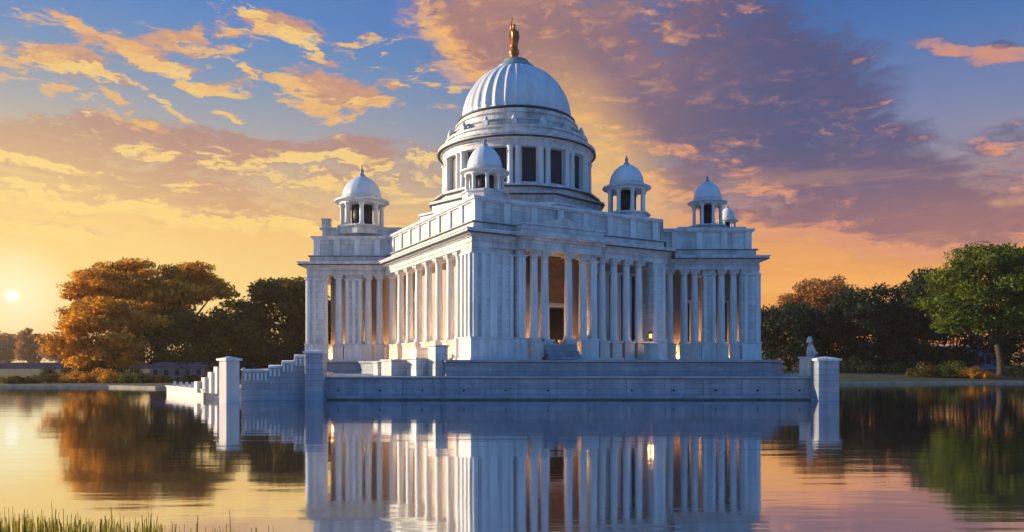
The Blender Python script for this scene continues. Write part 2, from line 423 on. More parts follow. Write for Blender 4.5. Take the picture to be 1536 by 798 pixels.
for x in xs:
    for (o_,z) in offs:
        jz=0 if o_<5 else (math.sin(x*.07+o_)*.12+math.sin(x*.023+o_*.05)*.15)
        vs.append((x,shoreY(x)+o_,z+jz))
n=len(offs)
for i in range(len(xs)-1):
    for j in range(n-1): fs.append((i*n+j,(i+1)*n+j,(i+1)*n+j+1,i*n+j+1))
gm.add(vs,fs,True); g=gm.build('ground',M['lawn']); tag(g,kind='structure')
# stone edging along the waterline
km=MB(); pts=[(x,shoreY(x)) for x in xs if -700<=x<=900]
for (x0,y0),(x1,y1) in zip(pts,pts[1:]):
    km.add([(x0,y0-.25,-.3),(x1,y1-.25,-.3),(x1,y1-.25,.34),(x0,y0-.25,.34),(x0,y0+.55,.34),(x1,y1+.55,.34),(x0,y0+.55,.3),(x1,y1+.55,.3)],[(0,1,2,3),(3,2,5,4),(4,5,7,6)])
tag(km.build('lake_kerb',M['kerb']),kind='structure')
# near bank under the viewer
nb=MB(); vs=[];fs=[]
rows=[(-60,1.6),(-5,1.75),(1.5,1.75),(3.2,1.72),(4.6,1.35),(6.0,.6),(7.5,-.2),(8.5,-.8)]
xn=[-80,-40,-20,-10,-6,-4,-3,-2,-1,0,2,5,10,20,40,80]
for x in xn:
    for (y,z) in rows:
        k=.25*max(0,min(1,(-x-1)/3)) if 0<y<6 else 0
        vs.append((x,y,z+k))
n=len(rows)
for i in range(len(xn)-1):
    for j in range(n-1): fs.append((i*n+j,(i+1)*n+j,(i+1)*n+j+1,i*n+j+1))
nb.add(vs,fs,True); tag(nb.build('near_bank',M['lawn']),kind='structure')
# reed grass on the near bank
gs=MB()
for k in range(2300):
    y=random.uniform(3.7,4.9); xmax=-1.42-.1*(y-4.3); x=random.uniform(-5.5,xmax)
    dens=1 if x<-1.95*y/4.3 else .3
    if random.random()>dens: continue
    base_z=1.55 if y>4.3 else 1.75
    top=EYE-(799-HOR)/F*y + random.gauss(.0,.028) + .06*min(1,max(0,(-x-1.6)/1.0))
    if random.random()<.06: top+=.05
    h=top-base_z; a=random.uniform(0,math.pi); w=random.uniform(.004,.011); lx=random.gauss(0,.05); ly=random.gauss(0,.05)
    p0=Vector((x-lx,y-ly,base_z)); p1=Vector((x-lx*.6,y-ly*.6,base_z+h*.55)); p2=Vector((x,y,base_z+h))
    u=Vector((math.cos(a)*w,math.sin(a)*w,0))
    gs.add([p0-u,p0+u,p1+u*.9,p1-u*.9,p2+u*.25,p2-u*.25],[(0,1,2,3),(3,2,4,5)])
tag(gs.build('reed_grass',M['grass']),'yellow-green reed grass tips along the near left bank','grass',kind='stuff')

# ---------------------------------------------------------------- polygon offset
def offset(poly,d):
    out=[];n=len(poly)
    for i in range(n):
        p0=Vector(poly[i-1]);p1=Vector(poly[i]);p2=Vector(poly[(i+1)%n])
        e0=(p1-p0).normalized();e1=(p2-p1).normalized()
        n0=Vector((e0.y,-e0.x));n1=Vector((e1.y,-e1.x))
        b=n0+n1; k=d*2/max(.35,b.dot(b)) if b.length>1e-6 else d
        out.append(tuple(p1+b*k))
    return out

# ================================================================= MEMORIAL
A=(-4.2,80.); D=(19.0,94.); E=(20.2,100.); Fp=(32.3,100.); G=(32.3,124.); H=(-28.4,127.); C=(-28.4,106.); B=(-17.6,106.)
plan=[A,D,E,Fp,G,H,C,B]
bld=empty('domed_memorial',(0,0,0))
tag(bld,'white marble palace with a great central dome, corner turrets and tall colonnades above the lake','building')
Z0=3.95; ZP=6.25; ZC=15.9; ZK=17.5
zs=lambda o,z:o
# raised plinth
pp=[(-6.6,77.4),(26.2,77.4),(34.6,98),(34.6,128.5),(-30.6,129),(-30.6,103.4),(-20.6,103.4)]
pm=MB(); pm.prism(pp,2.31,3.72,top=False,bottom=False); pm.prism(offset(pp,.12),2.305,2.6,bottom=False); 
po=pm.build('plinth',M['plinth'],bld)
cm=MB(); cm.prism(offset(pp,.18),3.66,3.72); cm.build('coping_shade_strip',M['shade_line'],po); cm=MB(); cm.prism(offset(pp,.16),3.72,Z0); cm.build('plinth_coping',M['coping'],po)  # dark strip paints the shade line under the plinth coping
pav=MB(); pav.prism(offset(pp,-.2),3.9,3.958,bottom=False); pav.build('paving',M['trim'],po)
# inner walls (recessed behind the colonnade)
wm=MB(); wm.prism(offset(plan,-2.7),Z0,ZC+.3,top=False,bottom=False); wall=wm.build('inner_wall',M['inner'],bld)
def frame_axis(P,Q):
    P=Vector((*P,0));Q=Vector((*Q,0)); t=(Q-P).normalized(); nrm=Vector((t.y,-t.x,0)); return P,t,nrm,math.atan2(t.y,t.x),(Q-P).length
# corner piers & wall pieces flush with the column line
def pier(P,Q,s0,s1,depth=2.4,out=.0,name='pier',z0=Z0,panels=True):
    p,t,nn,rz,_=frame_axis(P,Q)
    c=p+t*((s0+s1)/2)+nn*(out-depth/2); w=s1-s0
    mb=MB(); mb.box((c.x,c.y,(z0+ZC)/2),(w,depth,ZC-z0+.02),rz)
    o=mb.build(name,M['marble'],bld,bevel=.05)
    # base, necking and pilaster strips
    tm=MB()
    fc=p+t*((s0+s1)/2)+nn*(out+.09-depth/2)
    tm.box((fc.x,fc.y,z0+1.15),(w+.36,depth+.18,2.3),rz)
    tm.box((fc.x,fc.y,z0+2.38),(w+.56,depth+.38,.16),rz)
    tm.box((fc.x,fc.y,z0+.14),(w+.60,depth+.42,.28),rz)
    tm.box((fc.x,fc.y,ZC-.62),(w+.3,depth+.2,.22),rz)
    tm.build('pier_base',M['trim'],o,bevel=.03)
    if panels:
        k=max(1,int(round(w/1.5))); st=MB()
        for i in range(k+1):
            s=s0+.28+(w-.56)*i/k
            q=p+t*s+nn*(out+.08)
            st.box((q.x,q.y,(z0+2.46+ZC-.74)/2),(.42,.2,ZC-.74-z0-2.46),rz)
        st.build('pilaster_strip',M['column'],o,bevel=.03)
    return o
# column prototype
def make_column():
    shaft=MB()
    zb=ZP-Z0; zt=ZC-Z0
    Hc=zt-zb
    prof=[(.62,zb),(.64,zb+.1),(.60,zb+.2),(.50,zb+.27),(.55,zb+.36),(.50,zb+.45),(.475,zb+.55),(.475,zb+Hc*.35),(.44,zb+Hc*.7),(.405,zt-.95),(.405,zt-.8)]
    def flute(a,z):
        return 1-.045*(.5+.5*math.cos(12*a))if zb+.5<z<zt-.79 else 1
    shaft.lathe(prof,48,mod=flute)
    return shaft.mesh('column')
def make_capital():
    zt=ZC-Z0
    mb=MB(); mb.lathe([(.41,zt-.8),(.46,zt-.78),(.41,zt-.72),(.44,zt-.6),(.52,zt-.42),(.60,zt-.26),(.60,zt-.2)],24)
    mb.box((0,0,zt-.12),(1.25,1.25,.2))
    for sx in(-1,1):
        for sy in(-1,1): mb.lathe([(.01,-.14),(.12,-.1),(.16,0),(.12,.1),(.01,.14)],10,(sx*.46,sy*.46,zt-.38))
    return mb.mesh('capital')
def make_ped():
    zb=ZP-Z0
    mb=MB(); mb.box((0,0,.16),(1.75,1.75,.32)); mb.box((0,0,(.32+zb-.22)/2+.0),(1.42,1.42,zb-.54)); mb.box((0,0,zb-.11),(1.66,1.66,.22)); return mb.mesh('pedestal')
me_c=make_column(); me_k=make_capital(); me_p=make_ped()
for me_,mt in((me_c,'column'),(me_k,'trim'),(me_p,'sandstone')): me_.materials.append(M[mt])
proto=bpy.data.objects.new('column',me_c); COL.objects.link(proto); proto.parent=bld
k_=bpy.data.objects.new('capital',me_k); COL.objects.link(k_); k_.parent=proto
k_=bpy.data.objects.new('pedestal',me_p); COL.objects.link(k_); k_.parent=proto
used=[False]
def column(x,y,rz):
    if not used[0]: o=proto; used[0]=True
    else: o=copy_tree(proto,bld)
    o.location=(x,y,Z0); o.rotation_euler[2]=rz; return o
def cols(P,Q,ss,out=0):
    p,t,nn,rz,_=frame_axis(P,Q)
    for s in ss:
        q=p+t*s+nn*(out-.75); column(q.x,q.y,rz)
# corner A: one solid pier sharing both faces
ap,at_,an,arz,AL=frame_axis(A,D); bp_,bt,bn,brz,BLn=frame_axis(B,A)
cp_=MB(); 
ca=[A]
q1=ap+at_*2.7; q3=Vector((*A,0))-bt*2.9; q2=q1-an*2.9
cpoly=[A,(q1.x,q1.y),(q1.x-an.x*2.9,q1.y-an.y*2.9),(q3.x,q3.y)]
cp_.prism(cpoly,Z0,ZC+.02,bottom=False); cpo=cp_.build('corner_pier',M['marble'],bld,bevel=.05)
tm=MB(); tm.prism(offset(cpoly,.18),Z0+.28,Z0+2.3); tm.prism(offset(cpoly,.3),Z0,Z0+.28); tm.prism(offset(cpoly,.28),Z0+2.3,Z0+2.46); tm.prism(offset(cpoly,.12),ZC-.72,ZC-.5)
tm.build('pier_base',M['trim'],cpo,bevel=.03)
st=MB()
for s in(.35,1.35,2.35):
    q=ap+at_*s+an*.08; st.box((q.x,q.y,(Z0+2.46+ZC-.74)/2),(.5,.2,ZC-.74-Z0-2.46),arz)
    q=Vector((*A,0))-bt*(s+.05)+bn*.08; st.box((q.x,q.y,(Z0+2.46+ZC-.74)/2),(.5,.2,ZC-.74-Z0-2.46),brz)
st.build('pilaster_strip',M['column'],cpo,bevel=.03)
# right flank
pier(A,D,2.72,5.3,out=-.35)
pier(A,D,5.5,6.5,out=.2,depth=2.2)
cols(A,D,[7.6,9.0],out=.9)
cols(A,D,[12.2,14.2],out=.9)
pier(A,D,15.2,16.2,out=.2,depth=2.2)
cols(A,D,[17.6,19.4,21.3,23.2])
pier(A,D,24.9,26.8)
# recessed doorway with wooden screen
q=ap+at_*12.3-an*2.5
dm=MB(); dm.box((q.x,q.y,Z0+3.0),(2.1,.3,6.0),arz); dr=dm.build('door',M['dark'],bld); 
fm=MB()
for s in(-1.25,1.25):
    w=q+at_*s+an*.05; fm.box((w.x,w.y,Z0+3.1),(.42,.5,6.2),arz)
w=q+an*.05; fm.box((w.x,w.y,Z0+6.4),(2.92,.5,.4),arz); fm.build('door_frame',M['sandstone'],dr,bevel=.03)
pm_=MB(); w=q+an*.02; pm_.box((w.x,w.y,Z0+8.1),(2.3,.34,3.0),arz); 
pm_.box((w.x,w.y,Z0+9.8),(2.5,.4,.3),arz); pm_.box((w.x,w.y,Z0+8.2),(2.5,.4,.14),arz)
pm_.box((w.x,w.y,Z0+10.9),(2.3,.34,1.9),arz)
pm_.build('wooden_screen',M['wood'],dr,bevel=.02)
w=ap+at_*9.5-an*2.2
hb=MB(); hb.box((w.x,w.y,Z0+10.2),(1.9,.3,3.2),arz); hb.box((w.x+.1,w.y,Z0+8.2),(.9,.26,1.0),arz); hb.build('wooden_screen',M['wood'],bld,bevel=.02)
# entrance steps
stp=MB()
for i in range(5):
    w=ap+at_*10.6+an*(.9+.0-.35*i+.6); stp.box((w.x,w.y,Z0+.2+.38*i*.5),(4.2-.0,1.6,.2+.38*i),arz)
stp.build('entrance_steps',M['plinth'],bld)
# left flank colonnade (B far -> A near)
cols(B,A,[3.2,7.0,10.6,14.2,17.8,21.4,24.4] if False else [1.2,4.6,8.0,11.4,14.8,18.2,21.6,24.3])
# left wing, flat front
pier(C,B,0,1.3); cols(C,B,[2.3,4.3,10.0]); pier(C,B,5.3,7.6,out=-.3); cols(C,B,[8.4])
# outer west side of left wing
cols(H,C,[14,17.5])
pier(H,C,19.0,20.9,out=.02)
# step between D and the right wing
# right wing
cols(E,Fp,[.5,2.4,3.8]); pier(E,Fp,4.8,6.5,out=-.4); cols(E,Fp,[7.3,8.9]); pier(E,Fp,10.0,12.1)
pier(Fp,G,.05,2.0,out=.02); cols(Fp,G,[3.5,7,10.5])
# niches/panels on inner wall: arched dark windows
wnm=[]
def inner_window(P,Q,s,w=1.1,z=Z0+2.6,h=5.2):
    p,t,nn,rz,_=frame_axis(P,Q); q=p+t*s-nn*2.68
    mb=MB(); mb.box((q.x,q.y,z+h/2),(w,.1,h),rz)
    o=mb.build('window',M['glass'],bld)
    fr_=MB()
    for sg in(-1,1):
        a=q+t*sg*(w/2+.12); fr_.box((a.x,a.y,z+h/2),(.24,.34,h+.3),rz)
    fr_.box((q.x,q.y,z+h+.22),(w+.6,.4,.3),rz); fr_.box((q.x,q.y,z-.12),(w+.6,.45,.24),rz)
    fr_.build('window_frame',M['trim'],o)
for s in(18.9,20.75,22.6,24.3): inner_window(A,D,s,1.3,Z0+1.6,8.8)
for s in(6.5,13.2,20.0): inner_window(B,A,s,1.2)
for s in(3.1,8.1): inner_window(E,Fp,s,.9)
# entablature
def ring(poly,z0,z1,d,mb,**k): mb.prism(offset(poly,d),z0,z1,**k)
portico=[]
q0=ap+at_*6.9; q1=ap+at_*14.9
em=MB(); ring(plan,ZC,ZC+.42,.02,em); ring(plan,ZC+.42,ZC+.5,.12,em); ring(plan,ZC+.5,ZC+1.0,-.02,em)
ent=em.build('entablature',M['marble'],bld)
km=MB(); ring(plan,ZC+1.0,ZC+1.14,.2,km); ring(plan,ZC+1.14,ZC+1.3,.55,km); ring(plan,ZC+1.38,ZK,.95,km); ring(plan,ZK,ZK+.14,1.08,km)
lm_=MB(); ring(plan,ZC+1.3,ZC+1.38,1.02,lm_); lm_.build('shade_strip',M['shade_line'],ent)  # dark strip added to paint the soffit shade under the cornice
lm_=MB(); ring(plan,ZK+1.0,ZK+1.06,-.1,lm_); lm_.build('shade_strip',M['shade_line'],ent)  # same painted shade line at the foot of the attic
km.build('cornice',M['trim'],ent)
dn=MB()
for (P,Q) in((A,D),(D,E),(E,Fp),(Fp,G),(H,C),(C,B),(B,A)):
    p,t,nn,rz,Ln=frame_axis(P,Q); k=int(Ln/.75)
    w=p+t*(Ln/2)+nn*.22; dn.box((w.x,w.y,ZC+1.215),(Ln,.14,.15),rz)
    for i in range(k+1):
        w=p+t*(Ln*i/k)+nn*.36; dn.box((w.x,w.y,ZC+1.21),(.3,.36,.14),rz)
dn.build('dentils',M['trim'],ent)
# portico block: projecting entablature with low pediment step
pb=MB(); mid=(q0+q1)/2
def pbx(d,z0,z1,ww): 
    w=mid+an*(d/2-1.2); pb.box((w.x,w.y,(z0+z1)/2),(ww,d+2.4,z1-z0),arz)
pbx(1.15,ZC-.004,ZC+1.0,10.6); pbx(1.5,ZC+1.004,ZC+1.3,11.1); pbx(2.2,ZC+1.304,ZK+.2,12.2); pbx(1.3,ZK+.2,ZK+1.0,10.9); pbx(1.5,ZK+1.0,ZK+1.2,11.3)
pbo=pb.build('portico_entablature',M['marble'],bld,bevel=.03)
pe=MB(); w0=mid+an*1.2
a=w0-at_*3.6; b=w0+at_*3.6
pe.add([(a.x,a.y,ZK+1.2),(b.x,b.y,ZK+1.2),(w0.x,w0.y,ZK+2.2),(a.x-an.x*2,a.y-an.y*2,ZK+1.2),(b.x-an.x*2,b.y-an.y*2,ZK+1.2),(w0.x-an.x*2,w0.y-an.y*2,ZK+2.2)],[(0,1,2),(5,4,3),(0,2,5,3),(1,4,5,2)])
pe.build('pediment',M['sandstone'],pbo)
# attic storey and parapet
am=MB(); ring(plan,ZK+.14,ZK+1.0,-.35,am); ring(plan,ZK+1.06,ZK+1.15,-.15,am); ring(plan,ZK+1.15,20.9,-.9,am); 
att=am.build('attic',M['marble'],bld)
am=MB(); ring(plan,20.9,21.05,-.65,am); ring(plan,21.05,21.35,-.45,am); am.build('attic_coping',M['trim'],att)
am=MB()
for (P,Q) in((A,D),(E,Fp),(C,B),(B,A)):
    p,t,nn,rz,Ln=frame_axis(P,Q); k=max(2,int(Ln/3.4))
    for i in range(k+1):
        w=p+t*(1.2+(Ln-2.4)*i/k)-nn*.95; am.box((w.x,w.y,(ZK+1.15+20.9)/2),(.8,.5,20.9-ZK-1.15),rz)
am.build('attic_pilaster',M['column'],att)
# wing upper stage
def octo(cx,cy,r,n=8,rot=22.5): return [(cx+r*math.cos(R(rot+360*i/n)),cy+r*math.sin(R(rot+360*i/n))) for i in range(n)]
def rect(x0,y0,x1,y1): return [(x0,y0),(x1,y0),(x1,y1),(x0,y1)]
um=MB()
um.prism(rect(-26.6,107.5,-15.8,118),21.35,22.35); um.prism(rect(-26.9,107.2,-15.5,118.3),22.35,22.7)
um.prism(rect(22.0,101.6,31.0,112),21.35,21.75)
um.build('wing_attic',M['marble'],att)
# little corner finial block on left wing
fb=MB(); fb.box((-26.0,107.6,23.2),(1.1,1.1,1.0)); fb.box((-26.0,107.6,23.8),(1.3,1.3,.2)); fb.build('corner_block',M['marble'],att)

# central podium for the drum
DX,DY=.62,102.
dp=MB(); dp.prism(octo(DX,DY,13.2),21.35,22.2); dp.prism(octo(DX,DY,13.5),22.2,22.45); dp.prism(octo(DX,DY,11.7),22.45,23.8); dp.prism(octo(DX,DY,12.0),23.8,24.1); dp.prism(octo(DX,DY,10.7,16,11.25),24.1,24.8); dp.prism(octo(DX,DY,11.0,16,11.25),24.8,25.1)
dp.build('drum_podium',M['marble'],bld,bevel=.04)
# drum
dr_=MB(); dr_.lathe([(8.9,26.6),(8.9,31.4)],64,(DX,DY,0),smooth=True); drum=dr_.build('drum',M['marble'],bld); drum.location.z=-1.5
for i in range(16):
    a=R(-90+9+22.5*i)
    ca_,sa_=math.cos(a),math.sin(a)
    wmb=MB(); wmb.box((DX+ca_*8.95,DY+sa_*8.95,29.3),(.3,1.9,4.4),a)
    w_=wmb.build('window',M['glass'],drum)
    fmb=MB()
    for sg in(-1,1): fmb.box((DX+ca_*9.02-sa_*sg*1.0,DY+sa_*9.02+ca_*sg*1.0,29.2),(.4,.25,4.6),a)
    fmb.box((DX+ca_*9.05,DY+sa_*9.05,31.5-.05),(.5,2.3,.2),a); fmb.box((DX+ca_*9.05,DY+sa_*9.05,27.05),(.5,2.3,.24),a)
    fmb.build('window_frame',M['trim'],w_)
    for sg in(-1,1):
        b_=a+R(11.25)+sg*R(2.7)
        c_=MB(); c_.lathe([(.5,26.6),(.5,26.85),(.36,27.0),(.36,28.5),(.32,31.0),(.42,31.2),(.48,31.38)],14,(DX+math.cos(b_)*9.55,DY+math.sin(b_)*9.55,0))
        c_.build('drum_column',M['column'],drum)
ce=MB(); 
ce.lathe([(9.75,31.4),(9.75,31.9),(9.85,31.95),(9.85,32.3),(10.35,32.5),(10.35,32.75),(10.45,32.8),(10.45,32.95),(9.6,33.0)],64,(DX,DY,0),smooth=False)
ce.build('drum_cornice',M['trim'],drum)
ce=MB(); ce.lathe([(9.3,33.0),(9.3,33.8),(9.5,33.85),(9.5,34.1),(8.5,34.15),(8.5,34.9),(8.7,34.95),(8.7,35.1),(7.95,35.15),(7.95,35.95),(8.15,36.0),(8.15,36.2),(7.8,36.25),(7.8,36.6)],64,(DX,DY,0),smooth=False)
ce.build('parapet_ring',M['marble'],drum)
for i in range(16):
    a=R(-90+11.25+9+22.5*i); x=DX+math.cos(a)*9.05; y=DY+math.sin(a)*9.05
    p_=MB(); p_.box((x,y,34.45),(.7,.7,.6),a); p_.lathe([(.34,34.75),(.3,35.0),(.18,35.2),(.04,35.4)],10,(x,y,0)); p_.build('parapet_finial',M['trim'],drum)
# dome
def prof_dome(rad,h,z0,n=18,point=.06):
    out=[]
    for i in range(n+1):
        t=i/n*math.pi/2
        out.append((max(.02,rad*(math.cos(t)**(.92))),z0+h*(math.sin(t)+point*(i/n)**3)/(1+point)))
    return out
dmb=MB()
pr=[(7.15,36.6),(7.15,36.95),(6.95,37.0)]+[(r,z) for r,z in prof_dome(6.95,7.6,37.0) if r>2.0]
dmb.lathe(pr,192,(DX,DY,0),mod=lambda a,z:1+(.05*(abs(math.cos(16*a))**6) if 37.2<z<44.2 else 0))
dome=dmb.build('dome',M['dome'],bld); dome.location.z=-1.4
cb_=MB(); cb_.lathe([(2.3,43.35),(2.55,43.5),(2.55,43.7),(2.15,43.75),(2.1,44.1),(1.7,44.2),(1.65,44.6),(1.3,44.65),(.5,44.8)],32,(DX-.1,DY,0)); cb_.build('dome_cap',M['cap'],dome).location.z=.6
bnd=MB(); bnd.lathe([(7.7,36.6),(7.8,36.65),(7.8,36.85),(7.0,36.9)],64,(DX,DY,0)); bnd.build('base_shade_moulding',M['shade_line'],dome)  # moulding coloured near-black to draw the shade line below the dome
bnd=MB(); bnd.lathe([(10.2,32.36),(10.5,32.4),(10.5,32.52),(10.2,32.56)],64,(DX,DY,0),cap=False); bnd.build('shade_strip',M['shade_line'],drum)  # painted shade line round the drum cornice
bnd=MB(); bnd.prism(octo(DX,DY,12.12),25.22,25.34); bnd.build('shade_strip',M['shade_line'],drum)  # dark strips here and below paint shade under the podium ledges
bnd=MB(); bnd.prism(octo(DX,DY,11.12,16,11.25),26.22,26.34); bnd.build('shade_strip',M['shade_line'],drum)
# statue: globe, robed winged figure with trumpet
sx,sy=DX-.35,DY
sb=MB()
sb.lathe([(.62,44.7),(.66,44.9),(.5,45.1),(.56,45.25),(.70,45.5),(.66,45.9),(.45,46.1)],16,(sx,sy,0))
sb.lathe([(.42,46.05),(.55,46.2),(.50,46.6),(.40,47.0),(.31,47.35),(.36,47.75),(.44,48.05),(.34,48.28),(.15,48.38),(.13,48.5)],16,(sx,sy,0),mod=lambda a,z:1+.09*math.cos(7*a+z*2))
sb.lathe([(.02,48.42),(.17,48.5),(.22,48.68),(.2,48.86),(.02,48.98)],12,(sx,sy,0))
sb.tube([(sx-.32,sy,48.1),(sx-.45,sy-.25,48.25),(sx-.38,sy-.4,48.6),(sx-.3,sy-.35,49.0)],[.13,.1,.08,.07])
sb.tube([(sx+.32,sy,48.1),(sx+.55,sy-.1,47.8),(sx+.42,sy-.3,47.4)],[.13,.1,.07])
sb.tube([(sx-.28,sy-.35,48.8),(sx-.3,sy-.4,49.2),(sx-.32,sy-.45,49.45)],[.04,.06,.16])
for sg in(-1,1):
    sb.add([(sx+sg*.12,sy+.2,48.15),(sx+sg*.62,sy+.42,48.35),(sx+sg*.72,sy+.5,47.6),(sx+sg*.5,sy+.42,46.7),(sx+sg*.15,sy+.25,47.3),
            (sx+sg*.12,sy+.32,48.15),(sx+sg*.62,sy+.5,48.35),(sx+sg*.72,sy+.58,47.6),(sx+sg*.5,sy+.5,46.7),(sx+sg*.15,sy+.37,47.3)],
           [(0,1,2,3,4),(9,8,7,6,5),(0,5,6,1),(1,6,7,2),(2,7,8,3),(3,8,9,4),(4,9,5,0)])
sto=sb.build('statue',M['bronze'],dome,split=False); sto.scale.z=1.15; sto.location.z=.6-44.7*.15

# domed turrets
def turret(cx,cy,zb,r,hc,hd,mat='dome',nc=8,label=None,spike=1.5,rot=10):
    # zb floor of colonnade, r dome radius, hc column height, hd dome height
    root=MB(); root.lathe([(r*1.3,-1.2),(r*1.3,-.25),(r*1.42,-.2),(r*1.42,0)],8 if nc==8 else 24,(cx,cy,zb),smooth=False)
    o=root.build('turret',M['marble'],bld)
    core=MB(); core.lathe([(r*.55,0),(r*.55,hc)],16,(cx,cy,zb)); core.build('turret_core',M['glass'],o)
    for i in range(nc):
        a=R(rot+360/nc*i)
        c_=MB(); c_.lathe([(r*.17,0),(r*.17,hc*.07),(r*.12,hc*.1),(r*.11,hc*.88),(r*.18,hc*.96),(r*.18,hc)],10,(cx+math.cos(a)*r*1.02,cy+math.sin(a)*r*1.02,zb))
        c_.build('turret_column',M['column'],o)
    b_=MB(); b_.lathe([(r*1.16,hc),(r*1.16,hc+.1*r),(r*1.42,hc+.16*r),(r*1.42,hc+.24*r),(r*1.1,hc+.30*r),(r*1.1,hc+.4*r)],32,(cx,cy,zb),smooth=False); b_.build('turret_cornice',M['trim'],o)
    d_=MB(); z1=hc+.4*r
    d_.lathe(prof_dome(r,hd,z1,12,.12),64,(cx,cy,zb),mod=lambda a,z:1+.02*abs(math.cos(8*a))**4)
    dd=d_.build('turret_dome',M[mat],o)
    f_=MB(); zt=z1+hd
    f_.lathe([(r*.16,zt-.1*r),(r*.18,zt+.02*r),(r*.08,zt+.1*r),(r*.11,zt+.25*r),(r*.05,zt+.36*r),(.03,zt+spike)],10,(cx,cy,zb)); f_.build('turret_finial',M['cap'],dd)
    return o
Y=109.5; k=Y/F
turret((543-768)*k,Y,23.0,28.5*k,33*k,34*k,spike=17*k)
Y=84.6; k=Y/F
turret((727-768)*k,Y,EYE+(548-290)*k,26*k,25*k,37*k,spike=.25)
Y=95.; k=Y/F
turret((940-768)*k,Y,EYE+(548-322)*k,25.5*k,34*k,32*k,spike=13*k)
Y=104.; k=Y/F
turret((1061-768)*k,Y,EYE+(548-340)*k,20.5*k,31*k,29*k,spike=8*k)
Y=109.; k=Y/F
turret((1091-768)*k,Y,EYE+(548-345)*k,11.5*k,11*k,18*k,spike=2*k)

# stair with cheek blocks on the sunny flank
sf=empty('flank_stair',(-9.6,82.5,2.3))
tag(sf,'bright sunlit stone stair with stepped cheek blocks below the left colonnade','steps')
def loc(x,y,z): return (x+9.6,y-82.5,z-2.3)
sm=MB()
for i in range(6):
    sm.box(loc(-11.6+.45*i,83.4,2.3+.14+.135*i),(4.0-.9*i*.5,4.6,.28+.27*i),R(27))
sm.build('stair_flight',M['sandstone'],sf)
for (x,y,w,h) in((-7.6,78.6,1.5,3.0),(-9.6,79.6,1.9,1.7),(-12.3,81.0,2.2,1.55),(-10.4,86.0,1.7,2.9),(-14.6,84.5,1.0,1.3)):
    cb2=MB(); x0,y0,_=loc(x,y,0); cb2.box((x0,y0,h/2),(w,w,h),R(38)); cb2.box((x0,y0,h+.09),(w+.24,w+.24,.18),R(38)); cb2.build('cheek_block',M['marble'],sf,bevel=.03)

# ---------------------------------------------------------------- lake terrace
tr=empty('lake_terrace',(0,75,0))
tag(tr,'long low blue-grey stone terrace wall rising from the water in front of the memorial','terrace')
tp=[(-20.1,75),(31.6,75),(37,98),(37,132),(-34,132),(-34,100),(-22.5,84)]
tpl=[(x,y-75) for x,y in tp]
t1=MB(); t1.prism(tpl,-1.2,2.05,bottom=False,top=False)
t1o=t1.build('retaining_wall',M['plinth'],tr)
t2=MB(); t2.prism(offset(tpl,.12),2.05,2.12); t2.build('coping_shade_strip',M['shade_line'],tr); t2=MB(); t2.prism(offset(tpl,.3),2.12,2.3); t2.build('coping',M['coping'],tr)  # dark strip under the terrace coping is shade put into colour
t3=MB(); t3.prism(offset(tpl,.14),.16,.42); t3.prism(offset(tpl,.08),1.28,1.38); t3.build('string_course',M['coping'],tr)
tq=MB(); tq.prism(offset(tpl,.16),-1.2,.16,bottom=False); tq.build('tide_line',M['algae'],tr)
t4=MB()
for i in range(14):
    x=-18.5+3.75*i; t4.box((x,-.06,1.22),(.55,.14,1.62))
t4.build('wall_buttress',M['plinth'],tr)
t5=MB()
for i in range(12): t5.box((-17+4.1*i,-.09,.95),(.16,.1,.16))
t5.build('drain_hole',M['dark'],tr)

# square piers
def stone_pier(x,y,w,z0,z1,label,rz=0,mat='plinth'):
    e=empty('stone_pier',(x,y,z0),rz); tag(e,label,'pier')
    h=z1-z0
    b=MB(); b.box((0,0,h/2),(w,w,h)); b.box((0,0,.25),(w+.2,w+.2,.5)); b.build('shaft',M[mat],e,bevel=.04)
    c=MB(); c.box((0,0,h+.1),(w+.34,w+.34,.2)); c.add([(-w/2-.05,-w/2-.05,h+.2),(w/2+.05,-w/2-.05,h+.2),(w/2+.05,w/2+.05,h+.2),(-w/2-.05,w/2+.05,h+.2),(0,0,h+.42)],[(0,1,4),(1,2,4),(2,3,4),(3,0,4)]); c.build('pier_cap',M['trim'],e)
    return e
Y=74.2;k=Y/F
stone_pier((474-768)*k,Y,1.7,-.8,EYE+(548-530)*k,'tall square stone pier where the terrace wall meets the balustrade')
Y=70;k=Y/F
stone_pier((344-768)*k,Y,1.3,-.8,EYE+(548-541)*k,'square stone pier sunlit on its left face at the outer end of the balustrade',R(50),'sandstone')
Y=74;k=Y/F
stone_pier((1237-768)*k,Y,2.0,-.8,EYE+(548-541)*k,'square stone pier at the right end of the terrace wall')
# seated lion beside right pier
e=empty('stone_lion',(*at(1216,565,75.9)[:2],2.3),R(200)); tag(e,'small pale stone lion seated on a pedestal beside the right end pier','statue')
b=MB(); b.box((0,0,.9),(1.5,1.5,1.8)); b.box((0,0,1.87),(1.7,1.7,.16)); b.box((0,0,.12),(1.75,1.75,.24)); b.build('pedestal',M['sandstone'],e,bevel=.03)
l=MB()
z=0
l.tube([(-.45,0,z+.22),(-.25,0,z+.45),(.0,0,z+.8),(.14,0,z+1.1)],[.28,.40,.36,.26],12)
l.tube([(.1,0,z+1.0),(.2,0,z+1.3),(.2,0,z+1.55),(.18,0,z+1.72)],[.34,.38,.30,.12],12)
l.tube([(.2,0,z+1.36),(.48,0,z+1.32),(.56,0,z+1.28)],[.2,.15,.1],10)
for s in(-1,1):
    l.tube([(.18,s*.2,z+.85),(.32,s*.2,z+.4),(.32,s*.2,z+.06),(.5,s*.2,z+.06)],[.15,.12,.11,.09],8)
    l.tube([(-.4,s*.28,z+.35),(-.05,s*.34,z+.4),(-.1,s*.34,z+.08),(.15,s*.34,z+.07)],[.24,.2,.12,.09],8)
    l.tube([(.14,s*.2,z+1.6),(.12,s*.22,z+1.76)],[.09,.03],6)
